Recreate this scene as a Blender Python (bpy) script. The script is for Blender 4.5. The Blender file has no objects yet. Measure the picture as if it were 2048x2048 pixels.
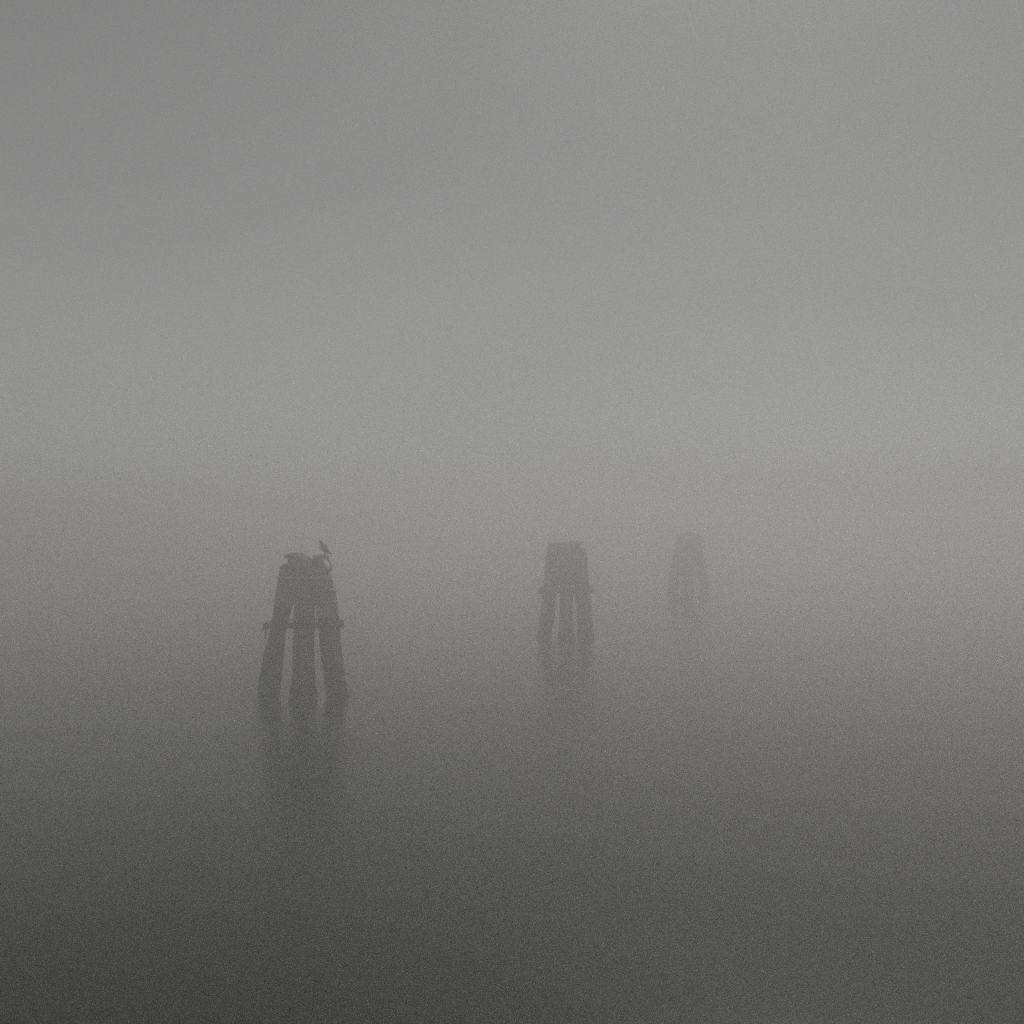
import bpy, bmesh, math, random
from mathutils import Vector, Matrix, noise

R = math.radians
scene = bpy.context.scene
C = scene.collection

# ------------------------------------------------------------------ camera
CAM_Z = 3.9
F_PX = 1900.0                      # focal length in pixels of a 2048 px wide frame
cam_d = bpy.data.cameras.new('camera')
cam_d.sensor_fit = 'HORIZONTAL'
cam_d.sensor_width = 56.0
cam_d.lens = 56.0 * F_PX / 2048.0
cam_d.clip_start = 0.05
cam_d.clip_end = 2000.0
cam = bpy.data.objects.new('camera', cam_d)
C.objects.link(cam)
cam.location = (0, 0, CAM_Z)
cam.rotation_euler = (R(90.26), 0, 0)
scene.camera = cam

# ------------------------------------------------------------------ sky: hazy, no disc, drained of colour by the fog above
SUN_EL, SUN_AZ = 53.0, 17.0         # azimuth to the right of the view axis (+Y)
SKY_RAMP = ((0, .76), (.13, .72), (.32, .52), (.56, .375), (1, .36))
w = bpy.data.worlds.new('World')
scene.world = w
w.use_nodes = True
nt = w.node_tree
nt.nodes.clear()
out = nt.nodes.new('ShaderNodeOutputWorld')
bg = nt.nodes.new('ShaderNodeBackground')
sky = nt.nodes.new('ShaderNodeTexSky')
sky.sky_type = 'NISHITA'
sky.sun_disc = False
sky.sun_elevation = R(SUN_EL)
sky.sun_rotation = R(SUN_AZ)
sky.altitude = 0
sky.air_density = 1.0
sky.dust_density = 4.0
sky.ozone_density = 1.0
hs = nt.nodes.new('ShaderNodeHueSaturation')
hs.inputs['Saturation'].default_value = 0.0
veil = nt.nodes.new('ShaderNodeMix')            # the fog deck overhead: an even grey veil, palest low down where one looks through most of it
veil.data_type = 'RGBA'
veil.inputs[0].default_value = 0.92
tc = nt.nodes.new('ShaderNodeTexCoord')
sp = nt.nodes.new('ShaderNodeSeparateXYZ')
nt.links.new(tc.outputs['Generated'], sp.inputs[0])
rmp = nt.nodes.new('ShaderNodeValToRGB')
rmp.color_ramp.interpolation = 'B_SPLINE'
while len(rmp.color_ramp.elements) < 5: rmp.color_ramp.elements.new(.5)
for e, (pos, v) in zip(rmp.color_ramp.elements, SKY_RAMP):
    e.position = pos; e.color = (v, v * .996, v * .988, 1)
nt.links.new(sp.outputs['Z'], rmp.inputs[0])
sc_ = nt.nodes.new('ShaderNodeVectorMath'); sc_.operation = 'SCALE'; sc_.inputs['Scale'].default_value = 4.0
mpw = nt.nodes.new('ShaderNodeMapping'); mpw.inputs['Scale'].default_value = (1.6, 1.6, 5.0)
nt.links.new(tc.outputs['Generated'], mpw.inputs['Vector'])
dr = nt.nodes.new('ShaderNodeTexNoise'); dr.inputs['Scale'].default_value = 1.3; dr.inputs['Detail'].default_value = 4   # faint drifts in the fog deck
nt.links.new(mpw.outputs[0], dr.inputs['Vector'])
dm = nt.nodes.new('ShaderNodeMapRange'); dm.inputs['From Min'].default_value = .25; dm.inputs['From Max'].default_value = .75
dm.inputs['To Min'].default_value = 3.84; dm.inputs['To Max'].default_value = 4.16
nt.links.new(dr.outputs[0], dm.inputs['Value']); nt.links.new(dm.outputs[0], sc_.inputs['Scale'])
nt.links.new(rmp.outputs[0], sc_.inputs[0])
nt.links.new(sc_.outputs[0], veil.inputs[7])
bg.inputs['Strength'].default_value = 0.10
nt.links.new(sky.outputs[0], hs.inputs['Color'])
nt.links.new(hs.outputs[0], veil.inputs[6])
nt.links.new(veil.outputs[2], bg.inputs['Color'])
nt.links.new(bg.outputs[0], out.inputs['Surface'])

sun_d = bpy.data.lights.new('sun', 'SUN')
sun_d.energy = 1.5
sun_d.angle = R(14)
sun_d.color = (1.0, 0.985, 0.96)
sun = bpy.data.objects.new('sun', sun_d)
C.objects.link(sun)
sd = Vector((math.sin(R(SUN_AZ)) * math.cos(R(SUN_EL)), math.cos(R(SUN_AZ)) * math.cos(R(SUN_EL)), math.sin(R(SUN_EL))))
sun.rotation_euler = sd.to_track_quat('Z', 'Y').to_euler()

scene.view_settings.view_transform = 'Standard'
scene.view_settings.look = 'None'
scene.view_settings.gamma = 1.0
scene.view_settings.exposure = 0.0
scene.view_settings.use_curve_mapping = False

scene.render.engine = 'CYCLES'
cy = scene.cycles
cy.max_bounces = 16
cy.volume_bounces = 12
cy.glossy_bounces = 4
cy.diffuse_bounces = 3
cy.use_denoising = False          # the fine grain of the picture is left in
cy.use_adaptive_sampling = True
cy.adaptive_threshold = 0.02
cy.sample_clamp_indirect = 1.0
cy.filter_width = 1.9
cy.adaptive_min_samples = 16

# ------------------------------------------------------------------ materials
def mat(name):
    m = bpy.data.materials.new(name)
    m.use_nodes = True
    n = m.node_tree
    return m, n, n.nodes['Principled BSDF'], n.nodes['Material Output']

def wood_material(name, dark, light, weed):
    m, n, p, o = mat(name)
    L = n.links.new
    geo = n.nodes.new('ShaderNodeNewGeometry')
    mp = n.nodes.new('ShaderNodeMapping'); mp.inputs['Scale'].default_value = (9, 9, 0.7)
    L(geo.outputs['Position'], mp.inputs['Vector'])
    gr = n.nodes.new('ShaderNodeTexNoise'); gr.inputs['Scale'].default_value = 3.0; gr.inputs['Detail'].default_value = 8; gr.inputs['Roughness'].default_value = .65
    L(mp.outputs[0], gr.inputs['Vector'])
    bl = n.nodes.new('ShaderNodeTexNoise'); bl.inputs['Scale'].default_value = 2.2; bl.inputs['Detail'].default_value = 5
    L(geo.outputs['Position'], bl.inputs['Vector'])
    add = n.nodes.new('ShaderNodeMath'); add.operation = 'MULTIPLY_ADD'
    L(bl.outputs[0], add.inputs[0]); add.inputs[1].default_value = .5; L(gr.outputs[0], add.inputs[2])
    rp = n.nodes.new('ShaderNodeValToRGB')
    rp.color_ramp.elements[0].position = .40; rp.color_ramp.elements[0].color = (*dark, 1)
    rp.color_ramp.elements[1].position = .86; rp.color_ramp.elements[1].color = (*light, 1)
    oi = n.nodes.new('ShaderNodeObjectInfo')           # no two timbers weather alike
    ad2 = n.nodes.new('ShaderNodeMath'); ad2.operation = 'MULTIPLY_ADD'; ad2.inputs[1].default_value = .30
    L(oi.outputs['Random'], ad2.inputs[0]); L(add.outputs[0], ad2.inputs[2])
    ad3 = n.nodes.new('ShaderNodeMath'); ad3.operation = 'SUBTRACT'; ad3.inputs[1].default_value = .3
    L(ad2.outputs[0], ad3.inputs[0]); L(ad3.outputs[0], rp.inputs[0])
    # tidal weed and slime with a ragged upper edge
    sep = n.nodes.new('ShaderNodeSeparateXYZ'); L(geo.outputs['Position'], sep.inputs[0])
    wn = n.nodes.new('ShaderNodeTexNoise'); wn.inputs['Scale'].default_value = 5; wn.inputs['Detail'].default_value = 6
    L(geo.outputs['Position'], wn.inputs['Vector'])
    ma = n.nodes.new('ShaderNodeMath'); ma.operation = 'MULTIPLY_ADD'; ma.inputs[1].default_value = .7
    L(wn.outputs[0], ma.inputs[0]); L(sep.outputs['Z'], ma.inputs[2])
    mr = n.nodes.new('ShaderNodeMapRange'); mr.inputs['From Min'].default_value = .6; mr.inputs['From Max'].default_value = 1.6
    mr.inputs['To Min'].default_value = 1; mr.inputs['To Max'].default_value = 0
    L(ma.outputs[0], mr.inputs['Value'])
    mx = n.nodes.new('ShaderNodeMix'); mx.data_type = 'RGBA'
    L(mr.outputs[0], mx.inputs[0]); L(rp.outputs[0], mx.inputs[6]); mx.inputs[7].default_value = (*weed, 1)
    L(mx.outputs[2], p.inputs['Base Color'])
    p.inputs['Roughness'].default_value = .85
    bp = n.nodes.new('ShaderNodeBump'); bp.inputs['Strength'].default_value = .6; bp.inputs['Distance'].default_value = .02
    L(gr.outputs[0], bp.inputs['Height']); L(bp.outputs[0], p.inputs['Normal'])
    return m

M_WOOD = wood_material('weathered_timber', (.022, .0215, .0205), (.30, .295, .285), (.008, .008, .0075))
M_TAR = wood_material('tarred_timber', (.010, .010, .0095), (.05, .049, .047), (.008, .008, .0075))
M_PALE = wood_material('pale_timber', (.28, .278, .27), (.55, .545, .53), (.018, .018, .016))

def simple(name, col, rough, metal=0.0, bump=0.0, scale=20):
    m, n, p, o = mat(name)
    tn = n.nodes.new('ShaderNodeTexNoise'); tn.inputs['Scale'].default_value = scale; tn.inputs['Detail'].default_value = 6
    geo = n.nodes.new('ShaderNodeNewGeometry'); n.links.new(geo.outputs['Position'], tn.inputs['Vector'])
    rp = n.nodes.new('ShaderNodeValToRGB')
    rp.color_ramp.elements[0].position = .3; rp.color_ramp.elements[0].color = (*[c * .6 for c in col], 1)
    rp.color_ramp.elements[1].position = .75; rp.color_ramp.elements[1].color = (*[min(1, c * 1.4) for c in col], 1)
    n.links.new(tn.outputs[0], rp.inputs[0]); n.links.new(rp.outputs[0], p.inputs['Base Color'])
    p.inputs['Roughness'].default_value = rough; p.inputs['Metallic'].default_value = metal
    if bump:
        b = n.nodes.new('ShaderNodeBump'); b.inputs['Strength'].default_value = bump; b.inputs['Distance'].default_value = .01
        n.links.new(tn.outputs[0], b.inputs['Height']); n.links.new(b.outputs[0], p.inputs['Normal'])
    return m

M_CABLE = simple('galvanised_cable', (.60, .60, .59), .6, .3, .4, 60)
M_IRON = simple('rusted_iron', (.045, .042, .040), .8, .2, .5, 40)
M_ROPE = simple('old_rope', (.07, .068, .062), .95, 0, .8, 70)
M_FEATHER = simple('dark_feathers', (.035, .034, .034), .7, 0, .4, 45)
M_BEAK = simple('beak_horn', (.06, .055, .045), .45)
M_EYE = simple('eye_gloss', (.01, .01, .01), .1)

# smooth sea, ripples averaged out: broad soft gloss, faint long swell
M_WATER, n, p, o = mat('still_water')
L = n.links.new
n.nodes.remove(p)
geo = n.nodes.new('ShaderNodeNewGeometry')
mp = n.nodes.new('ShaderNodeMapping'); mp.inputs['Scale'].default_value = (.35, 1.0, 1)
L(geo.outputs['Position'], mp.inputs['Vector'])
wv = n.nodes.new('ShaderNodeTexNoise'); wv.inputs['Scale'].default_value = .55; wv.inputs['Detail'].default_value = 4
L(mp.outputs[0], wv.inputs['Vector'])
bp = n.nodes.new('ShaderNodeBump'); bp.inputs['Strength'].default_value = .32; bp.inputs['Distance'].default_value = .06
L(wv.outputs[0], bp.inputs['Height'])
mp2 = n.nodes.new('ShaderNodeMapping'); mp2.inputs['Scale'].default_value = (.05, .22, 1)
L(geo.outputs['Position'], mp2.inputs['Vector'])
sl = n.nodes.new('ShaderNodeTexNoise'); sl.inputs['Scale'].default_value = 1.0; sl.inputs['Detail'].default_value = 3   # calmer and rougher lanes
L(mp2.outputs[0], sl.inputs['Vector'])
mr = n.nodes.new('ShaderNodeMapRange'); mr.inputs['From Min'].default_value = .3; mr.inputs['From Max'].default_value = .7
mr.inputs['To Min'].default_value = .24; mr.inputs['To Max'].default_value = .35
L(sl.outputs[0], mr.inputs['Value'])
gl = n.nodes.new('ShaderNodeBsdfAnisotropic'); gl.distribution = 'BECKMANN'
gl.inputs['Color'].default_value = (1, 1, 1, 1)
L(mr.outputs[0], gl.inputs['Roughness']); L(bp.outputs[0], gl.inputs['Normal'])
df = n.nodes.new('ShaderNodeBsdfDiffuse'); df.inputs['Color'].default_value = (.006, .0062, .0062, 1)
fr = n.nodes.new('ShaderNodeFresnel'); fr.inputs['IOR'].default_value = 1.33
L(bp.outputs[0], fr.inputs['Normal'])
ms = n.nodes.new('ShaderNodeMixShader')
L(fr.outputs[0], ms.inputs[0]); L(df.outputs[0], ms.inputs[1]); L(gl.outputs[0], ms.inputs[2])
L(ms.outputs[0], o.inputs['Surface'])

# ------------------------------------------------------------------ helpers
def obj(name, verts, faces, m, parent=None, smooth=True):
    me = bpy.data.meshes.new(name)
    me.from_pydata(verts, [], faces)
    bm = bmesh.new(); bm.from_mesh(me)
    bmesh.ops.recalc_face_normals(bm, faces=bm.faces)
    bm.to_mesh(me); bm.free()
    if smooth:
        me.polygons.foreach_set('use_smooth', [True] * len(me.polygons))
    me.materials.append(m)
    ob = bpy.data.objects.new(name, me)
    C.objects.link(ob)
    if parent: ob.parent = parent
    return ob

def tag(ob, label, cat, group=None):
    ob['label'] = label; ob['category'] = cat
    if group: ob['group'] = group

def smooth_interp(keys, z):
    """keys: list of (z, *values) ascending; monotone smooth interpolation"""
    if z <= keys[0][0]:
        a, b = keys[0], keys[1]
        t = (z - a[0]) / (b[0] - a[0]); t = max(t, -1.0)
        return [a[i] + (b[i] - a[i]) * t * .6 for i in range(1, len(a))]
    for k in range(len(keys) - 1):
        a, b = keys[k], keys[k + 1]
        if z <= b[0]:
            t = (z - a[0]) / (b[0] - a[0])
            res = []
            for i in range(1, len(a)):
                def slope(j):
                    if j <= 0: return (keys[1][i] - keys[0][i]) / (keys[1][0] - keys[0][0])
                    if j >= len(keys) - 1: return (keys[-1][i] - keys[-2][i]) / (keys[-1][0] - keys[-2][0])
                    return (keys[j + 1][i] - keys[j - 1][i]) / (keys[j + 1][0] - keys[j - 1][0])
                h = b[0] - a[0]
                m0, m1 = slope(k) * h, slope(k + 1) * h
                t2, t3 = t * t, t * t * t
                res.append((2*t3 - 3*t2 + 1) * a[i] + (t3 - 2*t2 + t) * m0 + (-2*t3 + 3*t2) * b[i] + (t3 - t2) * m1)
            return res
    return list(keys[-1][1:])

def make_pile(keys, seed, parent, m, top_slope=(0, 0), bottom=-.7, na=56):
    """a driven timber: keys (z, x, y, radius), long drying cracks, knots, splintered head"""
    rnd = random.Random(seed)
    ztop = keys[-1][0]
    nz = int((ztop - bottom) / .045)
    cracks = [(rnd.uniform(0, 2 * math.pi), rnd.uniform(.012, .03), rnd.uniform(.03, .07),
               rnd.uniform(bottom, ztop), rnd.uniform(.5, 1.6), rnd.uniform(-.12, .12)) for _ in range(11)]
    knots = [(rnd.uniform(0, 2 * math.pi), rnd.uniform(.2, ztop), rnd.uniform(.02, .04)) for _ in range(5)]
    head = [rnd.uniform(-.035, .03) for _ in range(12)]
    verts, faces = [], []
    for j in range(nz + 1):
        z = bottom + (ztop - bottom) * j / nz
        x, y, r = smooth_interp(keys, z)
        for i in range(na):
            a = 2 * math.pi * i / na
            q = Vector((math.cos(a) * 1.3 + seed * 7.1, math.sin(a) * 1.3, z * .55))
            d = noise.noise(q) * .055 + noise.noise(Vector((q.x * 5, q.y * 5, z * 1.1))) * .022
            d += noise.noise(Vector((q.x * 11, q.y * 11, z * 9))) * .012
            if z < .75:                                    # mussels and weed at the tide line
                g = max(0, min(1, (.75 - z) / .4))
                d += g * (.05 * noise.noise(Vector((q.x * 4, q.y * 4, z * 7))) + .03 * noise.noise(Vector((q.x * 10, q.y * 10, z * 18))))
            for (ca, cw, cd, cz, cl, tw) in cracks:
                da = (a - ca - tw * (z - cz) + math.pi) % (2 * math.pi) - math.pi
                e = 1 - abs(z - cz) / cl
                if e > 0: d -= cd * min(1, e * 3) * math.exp(-(da / (cw * 4)) ** 2)
            for (ka, kz, kd) in knots:
                da = (a - ka + math.pi) % (2 * math.pi) - math.pi
                d += kd * math.exp(-(da * r / .05) ** 2 - ((z - kz) / .06) ** 2)
            zz = z
            if j > nz - 3:
                k = head[int(i * 12 / na)]
                zz += (k + top_slope[0] * math.cos(a) * r + top_slope[1] * math.sin(a) * r) * (j - nz + 3) / 3
                d -= .10 * ((j - nz + 3) / 3) ** 2
            rr = r * (1 + d / .22 * .5)
            verts.append((x + rr * math.cos(a), y + rr * math.sin(a), zz))
    for j in range(nz):
        for i in range(na):
            i2 = (i + 1) % na
            faces.append((j * na + i, j * na + i2, (j + 1) * na + i2, (j + 1) * na + i))
    base = nz * na                                           # worn hollow head
    x, y, r = smooth_interp(keys, ztop)
    ring = len(verts)
    for i in range(na):
        a = 2 * math.pi * i / na
        v = verts[base + i]
        verts.append((x + (v[0] - x) * .55, y + (v[1] - y) * .55, ztop - .02 + noise.noise(Vector((a * 2, seed, 0))) * .03))
    for i in range(na):
        i2 = (i + 1) % na
        faces.append((base + i, base + i2, ring + i2, ring + i))
    verts.append((x, y, ztop - .045)); c = len(verts) - 1
    for i in range(na): faces.append((ring + i, ring + (i + 1) % na, c))
    faces.append(tuple(reversed(range(na))))
    return obj('pile', verts, faces, m, parent)

def hull(points):
    pts = sorted(set((round(a, 4), round(b, 4)) for a, b in points))
    def half(ps):
        h = []
        for q in ps:
            while len(h) > 1 and (h[-1][0]-h[-2][0])*(q[1]-h[-2][1]) - (h[-1][1]-h[-2][1])*(q[0]-h[-2][0]) <= 0: h.pop()
            h.append(q)
        return h
    lo, up = half(pts), half(pts[::-1])
    return lo[:-1] + up[:-1]

def tube_mesh(path, rad, closed=False, ns=8, jitter=0.0, seed=0, flat=1.0):
    V, F = [], []
    n = len(path)
    for k, q in enumerate(path):
        q = Vector(q)
        a = Vector(path[(k - 1) % n] if (closed or k) else path[k]); b = Vector(path[(k + 1) % n] if (closed or k < n - 1) else path[k])
        t = (b - a).normalized()
        ref = Vector((0, 0, 1)) if abs(t.z) < .9 else Vector((1, 0, 0))
        s = t.cross(ref).normalized(); u = s.cross(t)
        r = rad[k] if isinstance(rad, (list, tuple)) else rad
        r *= 1 + jitter * noise.noise(Vector((k * .7, seed, 3)))
        for i in range(ns):
            an = 2 * math.pi * i / ns
            V.append(tuple(q + s * math.cos(an) * r * flat + u * math.sin(an) * r))
    for k in range(n if closed else n - 1):
        for i in range(ns):
            k2, i2 = (k + 1) % n, (i + 1) % ns
            F.append((k * ns + i, k * ns + i2, k2 * ns + i2, k2 * ns + i))
    if not closed:
        F.append(tuple(reversed(range(ns)))); F.append(tuple((n - 1) * ns + i for i in range(ns)))
    return V, F

def band(name, piles, z, rad, parent, m, tilt=0, sag=.0, seed=0, off=0.0, flat=.7):
    """one turn of cable or strap pulled tight round all the piles at height z"""
    pts = []
    for k in piles:
        if k[-1][0] < z - .02: continue
        x, y, r = smooth_interp(k, z)
        for i in range(28):
            a = 2 * math.pi * i / 28
            pts.append((x + (r + off) * math.cos(a), y + (r + off) * math.sin(a)))
    h = hull(pts)
    path = []
    for k in range(len(h)):
        a, b = h[k], h[(k + 1) % len(h)]
        L = math.hypot(b[0]-a[0], b[1]-a[1]); s = max(1, int(L / .06))
        for q in range(s):
            t = q / s
            x, y = a[0] + (b[0]-a[0]) * t, a[1] + (b[1]-a[1]) * t
            path.append((x, y, z + tilt * x + .018 * noise.noise(Vector((x * 3, y * 3, seed))) - sag * math.sin(math.pi * t) * (L > .2)))
    return obj(name, *tube_mesh(path, rad, True, 8, .25, seed, flat), m, parent)

def timber(name, a, b, wd, ht, parent, m, seed=0, rough=.012, seg=14):
    """sawn baulk with worn, uneven faces and ragged ends"""
    a, b = Vector(a), Vector(b)
    t = (b - a).normalized(); s = t.cross(Vector((0, 0, 1))).normalized(); u = s.cross(t)
    prof = []
    for (cx, cz) in ((-1, -1), (1, -1), (1, 1), (-1, 1)):
        for (ex, ez) in ((.8, 1), (1, .8)) if cx * cz > 0 else ((1, .8), (.8, 1)):
            prof.append((cx * ex * wd / 2, cz * ez * ht / 2))
    V, F = [], []
    ns = len(prof)
    for k in range(seg + 1):
        f = k / seg
        for i, (px, pz) in enumerate(prof):
            q = a + (b - a) * f + s * px + u * pz
            nv = noise.noise_vector(q * 6 + Vector((seed * 3.3, 0, 0))) * rough + noise.noise_vector(q * 17 + Vector((seed, 5, 0))) * rough * .6
            if k in (0, seg): q = q + t * noise.noise(Vector((i * 1.7, seed, k))) * .05
            V.append(tuple(q + nv))
    for k in range(seg):
        for i in range(ns):
            i2 = (i + 1) % ns
            F.append((k * ns + i, k * ns + i2, (k + 1) * ns + i2, (k + 1) * ns + i))
    F.append(tuple(reversed(range(ns)))); F.append(tuple(seg * ns + i for i in range(ns)))
    return obj(name, V, F, m, parent, smooth=False)

def bolt(at, axis, parent, r=.028, ln=.05):
    at, axis = Vector(at), Vector(axis).normalized()
    path = [at - axis * ln, at, at + axis * .001, at + axis * .03]
    V, F = tube_mesh([tuple(q) for q in path], [r * .5, r * .5, r, r * .9], False, 6)
    return obj('bolt', V, F, M_IRON, parent, smooth=False)

def root(name, loc, label, cat, group=None, rz=0):
    e = bpy.data.objects.new(name, None)
    e.empty_display_size = .5
    C.objects.link(e)
    e.location = loc; e.rotation_euler = (0, 0, rz)
    tag(e, label, cat, group)
    return e

# ------------------------------------------------------------------ setting: water
n_side, half = 60, 180.0
V, F = [], []
for j in range(n_side + 1):
    for i in range(n_side + 1):
        V.append((-half + 2 * half * i / n_side, -half + 2 * half * j / n_side, 0))
for j in range(n_side):
    for i in range(n_side):
        q = j * (n_side + 1) + i
        F.append((q, q + 1, q + n_side + 2, q + n_side + 1))
water = obj('water', V, F, M_WATER)
water['kind'] = 'structure'

# ------------------------------------------------------------------ fog
HAZE_D = 0.052
hv, hn = bpy.data.materials.new('fog'), None
hv.use_nodes = True
hn = hv.node_tree
hn.nodes.clear()
ho = hn.nodes.new('ShaderNodeOutputMaterial')
pv = hn.nodes.new('ShaderNodeVolumePrincipled')
pv.inputs['Color'].default_value = (.986, .984, .982, 1)
pv.inputs['Density'].default_value = HAZE_D
pv.inputs['Anisotropy'].default_value = .85
hn.links.new(pv.outputs[0], ho.inputs['Volume'])
hx, z0, z1 = 190.0, -1.3, 5.0
V = [(x, y, z) for z in (z0, z1) for (x, y) in ((-hx, -hx), (hx, -hx), (hx, hx), (-hx, hx))]
F = [(0, 3, 2, 1), (4, 5, 6, 7), (0, 1, 5, 4), (1, 2, 6, 5), (2, 3, 7, 6), (3, 0, 4, 7)]
haze = obj('haze', V, F, hv, smooth=False)
haze['kind'] = 'stuff'

# ------------------------------------------------------------------ mooring dolphins
GROUP = 'timber mooring dolphins standing in the foggy water'

def survey(x0, y0):
    """bearing of a picture point plus its distance gives a place in the dolphin's own metres"""
    def at(px, py, dy):
        d = y0 + dy
        return ((px - 1024) / F_PX * d - x0, dy, CAM_Z - (py - 1034) / F_PX * d)
    def pile(rows, ya, yb):
        rows = sorted(rows, key=lambda q: -q[0])
        ks = []
        for (py, l, r) in rows:
            t = (rows[0][0] - py) / (rows[0][0] - rows[-1][0])
            dy = ya + (yb - ya) * t
            x, _, z = at((l + r) / 2, py, dy)
            ks.append((z, x, dy, (r - l) / 2 / F_PX * (y0 + dy)))
        return ks
    return at, pile

def cladding(piles, z, ht, parent, seed, th=.035):
    """one course of planks spiked round the outside of the head, front and back, corners left open"""
    pts = []
    for k in piles:
        if k[-1][0] < z: continue
        x, y, r = smooth_interp(k, z)
        pts += [(x + r * math.cos(i * math.pi / 12), y + r * math.sin(i * math.pi / 12)) for i in range(24)]
    rnd = random.Random(seed)
    lines = []
    for i in range(8):
        a = i * math.pi / 4
        u = (math.cos(a), math.sin(a))
        lines.append((u, max(q[0] * u[0] + q[1] * u[1] for q in pts) + (-.04 if i in (0, 4) else .012 + th / 2)))
    cs = []
    for i in range(8):
        (u, hu), (v, hv_) = lines[i], lines[(i + 1) % 8]
        det = u[0] * v[1] - u[1] * v[0]
        cs.append(((hu * v[1] - hv_ * u[1]) / det, (u[0] * hv_ - v[0] * hu) / det))
    for i in range(8):
        a, b = Vector((*cs[i - 1], z)), Vector((*cs[i], z))
        L = (b - a).length
        if L < .1 or i in (0, 4): continue
        t = (b - a) / L
        dz = rnd.uniform(-.018, .018)
        timber('cladding_board', a + t * .02 + Vector((0, 0, dz + rnd.uniform(-.012, .012))), b - t * .02 + Vector((0, 0, dz + rnd.uniform(-.012, .012))),
               th, ht * rnd.uniform(.82, 1.08), parent, M_WOOD, seed * 10 + i, .012, 8)

def board(a, b, wd, th, seed, parent, m=M_WOOD, name='fender_board'):
    return timber(name, a, b, th, wd, parent, m, seed, .01, 10)

# --- nearest: about 21 m out
Y1 = F_PX * CAM_Z / 361
X1 = (606 - 1024) / F_PX * Y1
d1 = root('mooring_dolphin', (X1, Y1, 0),
          'nearest, largest and darkest timber mooring dolphin, a bird perched on its top', 'mooring dolphin', GROUP)
A, PK = survey(X1, Y1)
P1 = [
    PK([(1394, 516, 560), (1380, 517, 561), (1360, 519, 563), (1320, 526, 566), (1290, 533, 569), (1262, 541, 571), (1240, 545, 576), (1205, 549, 585), (1165, 556, 592), (1128, 561, 594)], .05, .0),
    PK([(1400, 580, 634), (1386, 581, 632), (1370, 583, 630), (1330, 585, 628), (1262, 587, 629), (1230, 589, 629), (1160, 588, 628), (1111, 586, 622)], -.36, -.18),
    PK([(1394, 654, 697), (1378, 653, 694), (1355, 650, 690), (1310, 644, 684), (1262, 639, 680), (1230, 635, 677), (1200, 628, 674), (1175, 622, 668), (1150, 618, 661), (1140, 618, 657), (1130, 620, 649), (1114, 625, 648)], .05, .02),
    PK([(1388, 590, 624), (1243, 592, 626), (1205, 589, 624), (1160, 580, 614), (1110, 574, 608)], .50, .20),
]
for i, k in enumerate(P1):
    make_pile(k, 3 + i * 5, d1, M_WOOD, ((.1, 0), (-.05, .1), (.12, 0), (0, -.1))[i])
# collar: rough baulks clamped across the cluster
cb = timber('collar_beam', A(527, 1254, -.57), A(687, 1251, -.58), .10, .125, d1, M_TAR, 1, .022, 26)
timber('collar_beam', A(531, 1251, .62), A(685, 1251, .61), .10, .11, d1, M_TAR, 2, .022, 26)
for (px, py) in ((553, 1253), (608, 1252), (662, 1251)):
    bolt(A(px, py, -.62), (0, -1, 0), cb, .035)
timber('collar_block', A(537, 1250, -.50), A(535, 1251, .56), .10, .12, d1, M_TAR, 3, .014, 10)
timber('collar_block', A(682, 1247, -.51), A(681, 1249, .55), .09, .14, d1, M_TAR, 4, .014, 10)
for k, (py, tl) in enumerate(((1248, -.02), (1256, .02))):
    band('iron_band', P1, A(606, py, -.3)[2], .02, d1, M_IRON, tl, 0, 20 + k, .02, .8)
# cable lashings round the head
for k, (py, tl) in enumerate(((1155.5, .004), (1158.5, -.003), (1183, .010), (1206, -.02))):
    band('cable_lashing', P1, A(606, py, -.4)[2], .017, d1, M_CABLE, tl, 0, 30 + k, .034, 1.0)
# plank courses spiked round the head
for k, (py, ht) in enumerate(((1143, .17), (1170, .17), (1195, .14))):
    cladding(P1, A(606, py, -.4)[2], ht, d1, 200 + k)
# pale board added to make a lighter patch on the right-hand pile
pb = board(A(633, 1224, -.30), A(669, 1223, -.28), .24, .03, 14, d1, M_PALE, 'pale_board')
pb['label'] = 'pale board'
# cap boards on the heads
timber('cap_board', A(571, 1113.5, -.02), A(604, 1110.5, -.05), .26, .09, d1, M_WOOD, 15, .016, 8)
cap = timber('cap_board', A(627, 1115.5, .0), A(656, 1115, .02), .30, .085, d1, M_WOOD, 16, .018, 8)
# bent iron bracket at the right of the head
pth = [A(652, 1114, -.04), A(655, 1118, -.06), A(658, 1124, -.07), A(661, 1131, -.08), A(663, 1136, -.08), A(662, 1140, -.07), A(656, 1142, -.05), A(650, 1141, -.04)]
obj('bracket', *tube_mesh(pth, [.02, .018, .016, .016, .028, .045, .05, .035], False, 8, .3, 4), M_IRON, d1)
# frayed rope end at the left of the collar
pth = [A(537, 1254, -.64), A(533, 1259, -.65), A(531, 1264, -.65), A(531.5, 1272, -.64), A(530.5, 1279, -.64), A(530, 1284, -.64)]
obj('rope_end', *tube_mesh(pth, [.03, .028, .024, .022, .017, .006], False, 7, .5, 8), M_ROPE, d1)

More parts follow.
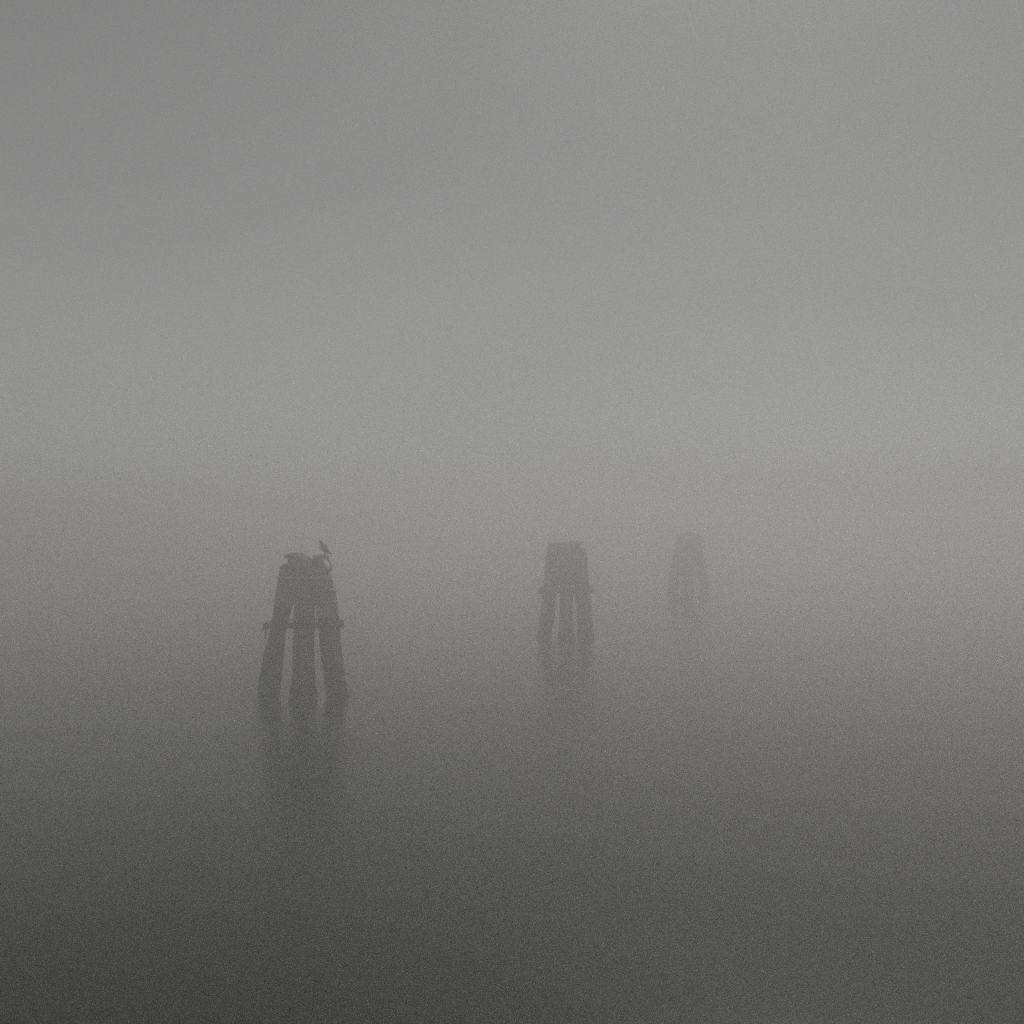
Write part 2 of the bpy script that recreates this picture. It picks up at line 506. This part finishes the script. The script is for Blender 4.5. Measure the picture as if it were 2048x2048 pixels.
# --- second: about 31 m out
Y2 = F_PX * CAM_Z / 242
X2 = (1132 - 1024) / F_PX * Y2
d2 = root('mooring_dolphin', (X2, Y2, 0),
          'middle timber mooring dolphin of the three, pale grey in the fog, blunt block-like head', 'mooring dolphin', GROUP)
A, PK = survey(X2, Y2)
P2 = [
    PK([(1276, 1075, 1104), (1260, 1077, 1104), (1240, 1080, 1108), (1200, 1083, 1112), (1140, 1090, 1122), (1091, 1096, 1124)], .05, .0),
    PK([(1281, 1117, 1149), (1240, 1120, 1147), (1190, 1120, 1147), (1130, 1119, 1148), (1087, 1120, 1148)], -.5, -.2),
    PK([(1276, 1155, 1189), (1250, 1155, 1186), (1200, 1151, 1182), (1140, 1144, 1176), (1098, 1144, 1172)], .05, .0),
    PK([(1271, 1122, 1146), (1180, 1122, 1146), (1085, 1134, 1162)], .5, .22),
]
for i, k in enumerate(P2):
    make_pile(k, 31 + i * 5, d2, M_WOOD, ((.05, 0), (.1, 0), (-.2, 0), (.05, 0))[i])
timber('collar_beam', A(1077, 1184, -.63), A(1187, 1181, -.64), .10, .16, d2, M_TAR, 41, .022, 24)
timber('collar_beam', A(1082, 1182, .58), A(1183, 1183, .57), .10, .11, d2, M_TAR, 42, .022, 24)
timber('collar_block', A(1083, 1181, -.56), A(1083, 1182, .52), .12, .19, d2, M_TAR, 43, .014, 10)
timber('collar_block', A(1182, 1177, -.57), A(1181, 1178, .51), .12, .22, d2, M_TAR, 44, .014, 10)
band('iron_band', P2, A(1132, 1186, -.3)[2], .022, d2, M_IRON, .01, 0, 45, .02, .8)
for k, (py, tl) in enumerate(((1116, .0), (1118, .006), (1143, -.01))):
    band('cable_lashing', P2, A(1132, py, -.3)[2], .017, d2, M_CABLE, tl, 0, 50 + k, .034, 1.0)
for k, (py, ht) in enumerate(((1104, .20), (1128, .22), (1157, .2))):
    cladding(P2, A(1132, py, -.3)[2], ht, d2, 220 + k)
timber('cap_board', A(1098, 1090, -.02), A(1130, 1087, -.03), .26, .07, d2, M_WOOD, 55, .035, 8)
timber('cap_board', A(1143, 1086, .04), A(1167, 1087, .05), .24, .06, d2, M_WOOD, 56, .035, 8)

# --- third: about 45 m out
Y3 = F_PX * CAM_Z / 163
X3 = (1376 - 1024) / F_PX * Y3
d3 = root('mooring_dolphin', (X3, Y3, 0),
          'farthest timber mooring dolphin, barely visible ghost at the right in the fog', 'mooring dolphin', GROUP)
A, PK = survey(X3, Y3)
P3 = [
    PK([(1197, 1333, 1357), (1180, 1335, 1358), (1148, 1341, 1364), (1110, 1347, 1369), (1072, 1354, 1375)], .05, .0),
    PK([(1199, 1360, 1387), (1148, 1364, 1387), (1110, 1366, 1388), (1067, 1367, 1388)], -.5, -.2),
    PK([(1197, 1401, 1420), (1180, 1400, 1418), (1148, 1395, 1413), (1110, 1387, 1407), (1068, 1383, 1402)], .05, .0),
    PK([(1195, 1368, 1384), (1148, 1369, 1386), (1069, 1372, 1392)], .5, .22),
]
for i, k in enumerate(P3):
    make_pile(k, 61 + i * 5, d3, M_WOOD, ((.05, 0), (-.05, 0), (.1, 0), (.05, 0))[i])
timber('collar_beam', A(1337, 1148, -.63), A(1415, 1147, -.64), .10, .14, d3, M_TAR, 71, .022, 24)
timber('collar_beam', A(1340, 1148, .58), A(1413, 1148, .57), .10, .11, d3, M_TAR, 72, .022, 24)
timber('collar_block', A(1340, 1148, -.56), A(1340, 1148, .52), .10, .12, d3, M_TAR, 73, .014, 10)
timber('collar_block', A(1412, 1147, -.57), A(1412, 1147, .51), .10, .14, d3, M_TAR, 74, .014, 10)
band('iron_band', P3, A(1376, 1151, -.3)[2], .022, d3, M_IRON, .01, 0, 75, .02, .8)
for k, (py, tl) in enumerate(((1084, .0), (1109, .01))):
    band('cable_lashing', P3, A(1376, py, -.3)[2], .017, d3, M_CABLE, tl, 0, 80 + k, .034, 1.0)
for k, (py, ht) in enumerate(((1096, .26), (1122, .22))):
    cladding(P3, A(1376, py, -.3)[2], ht, d3, 240 + k)
timber('cap_board', A(1354, 1071, -.02), A(1378, 1070, -.03), .26, .07, d3, M_WOOD, 85, .016, 8)

# ------------------------------------------------------------------ bird: upright, beak lifted to the left, tail down to the right
def loft(stations, na=16):
    """stations: (x, z, half width across the axis in the picture plane, half width in depth)"""
    V, F = [], []
    n = len(stations)
    for k, (x, z, ra, rb) in enumerate(stations):
        a = stations[max(k - 1, 0)]; b = stations[min(k + 1, n - 1)]
        t = Vector((b[0] - a[0], 0, b[1] - a[1])).normalized()
        u = Vector((t.z, 0, -t.x))
        for i in range(na):
            an = 2 * math.pi * i / na
            q = Vector((x, 0, z)) + u * math.cos(an) * ra + Vector((0, 1, 0)) * math.sin(an) * rb
            V.append(tuple(q))
    for k in range(n - 1):
        for i in range(na):
            i2 = (i + 1) % na
            F.append((k * na + i, k * na + i2, (k + 1) * na + i2, (k + 1) * na + i))
    F.append(tuple(reversed(range(na)))); F.append(tuple((n - 1) * na + i for i in range(na)))
    return V, F

S1 = F_PX / Y1
def B(px, py): return ((px - 650) / S1, (1111.5 - py) / S1)
BW = 1.14
st = []
for (px, py, ra, rb) in ((639.6, 1082.2, .010, .010), (640.2, 1083.4, .020, .019), (641.0, 1085.0, .030, .028), (641.8, 1087.2, .028, .027), (642.6, 1089.4, .032, .032),
                         (644.0, 1092.0, .052, .052), (646.2, 1095.4, .066, .066), (648.8, 1098.8, .066, .068), (651.4, 1101.8, .056, .060),
                         (654.2, 1104.6, .040, .048), (657.2, 1107.0, .024, .038), (660.2, 1109.2, .015, .034), (663.0, 1111.4, .009, .030)):
    x, z = B(px, py); st.append((x, z, ra * BW, rb * BW))
V, F = loft(st)
def join(V, F, V2, F2):
    o_ = len(V); V.extend(V2); F.extend([tuple(i + o_ for i in f) for f in F2])
for sgn in (-1, 1):                                   # legs and webbed toes, one body with the trunk
    x, z = B(649.4, 1100.5)
    join(V, F, *tube_mesh([(x, sgn * .03, z), (x + .004, sgn * .032, z - .05), (x + .006, sgn * .033, .006)], [.02, .0105, .009], False, 8))
    for ta in (-32, 0, 32):
        dx, dy = -math.cos(R(ta)) * .055, math.sin(R(ta)) * .055
        join(V, F, *tube_mesh([(x + .006, sgn * .033, .008), (x + .006 + dx, sgn * .033 + dy, .005)], [.009, .005], False, 6))
bird = obj('bird', V, F, M_FEATHER)
bird.location = ((650 - 1024) / F_PX * Y1, Y1 + .01, CAM_Z - (1111 - 1034) / F_PX * Y1)
tag(bird, 'dark bird perched upright at the right end of the nearest dolphin, facing left', 'bird')
# folded wings
for sgn in (-1, 1):
    WV, WF = loft([(*B(644.5, 1091.0), .012, .010), (*B(646.4, 1094.2), .040, .016), (*B(649.6, 1098.4), .044, .018), (*B(653.0, 1102.4), .036, .016), (*B(657.4, 1106.4), .020, .012), (*B(661.4, 1109.6), .006, .006)], 10)
    wob = obj('wing', [(x + .01, y + sgn * (.052 - .018 * max(0, (x + .02) * 6)), z) for (x, y, z) in WV], WF, M_FEATHER, bird)
x0, z0b = B(640.0, 1083.3); x1, z1b = B(638.8, 1079.6)
obj('beak', *tube_mesh([(x0, 0, z0b), ((x0 + x1) / 2 - .002, 0, (z0b + z1b) / 2 + .002), (x1, 0, z1b)], [.013, .009, .003], False, 8), M_BEAK, bird)
for sgn in (-1, 1):
    ex, ez = B(640.6, 1084.6)
    obj('eye', *tube_mesh([(ex, sgn * .018, ez), (ex, sgn * .024, ez), (ex, sgn * .0265, ez)], [.006, .006, .003], False, 8), M_EYE, bird)
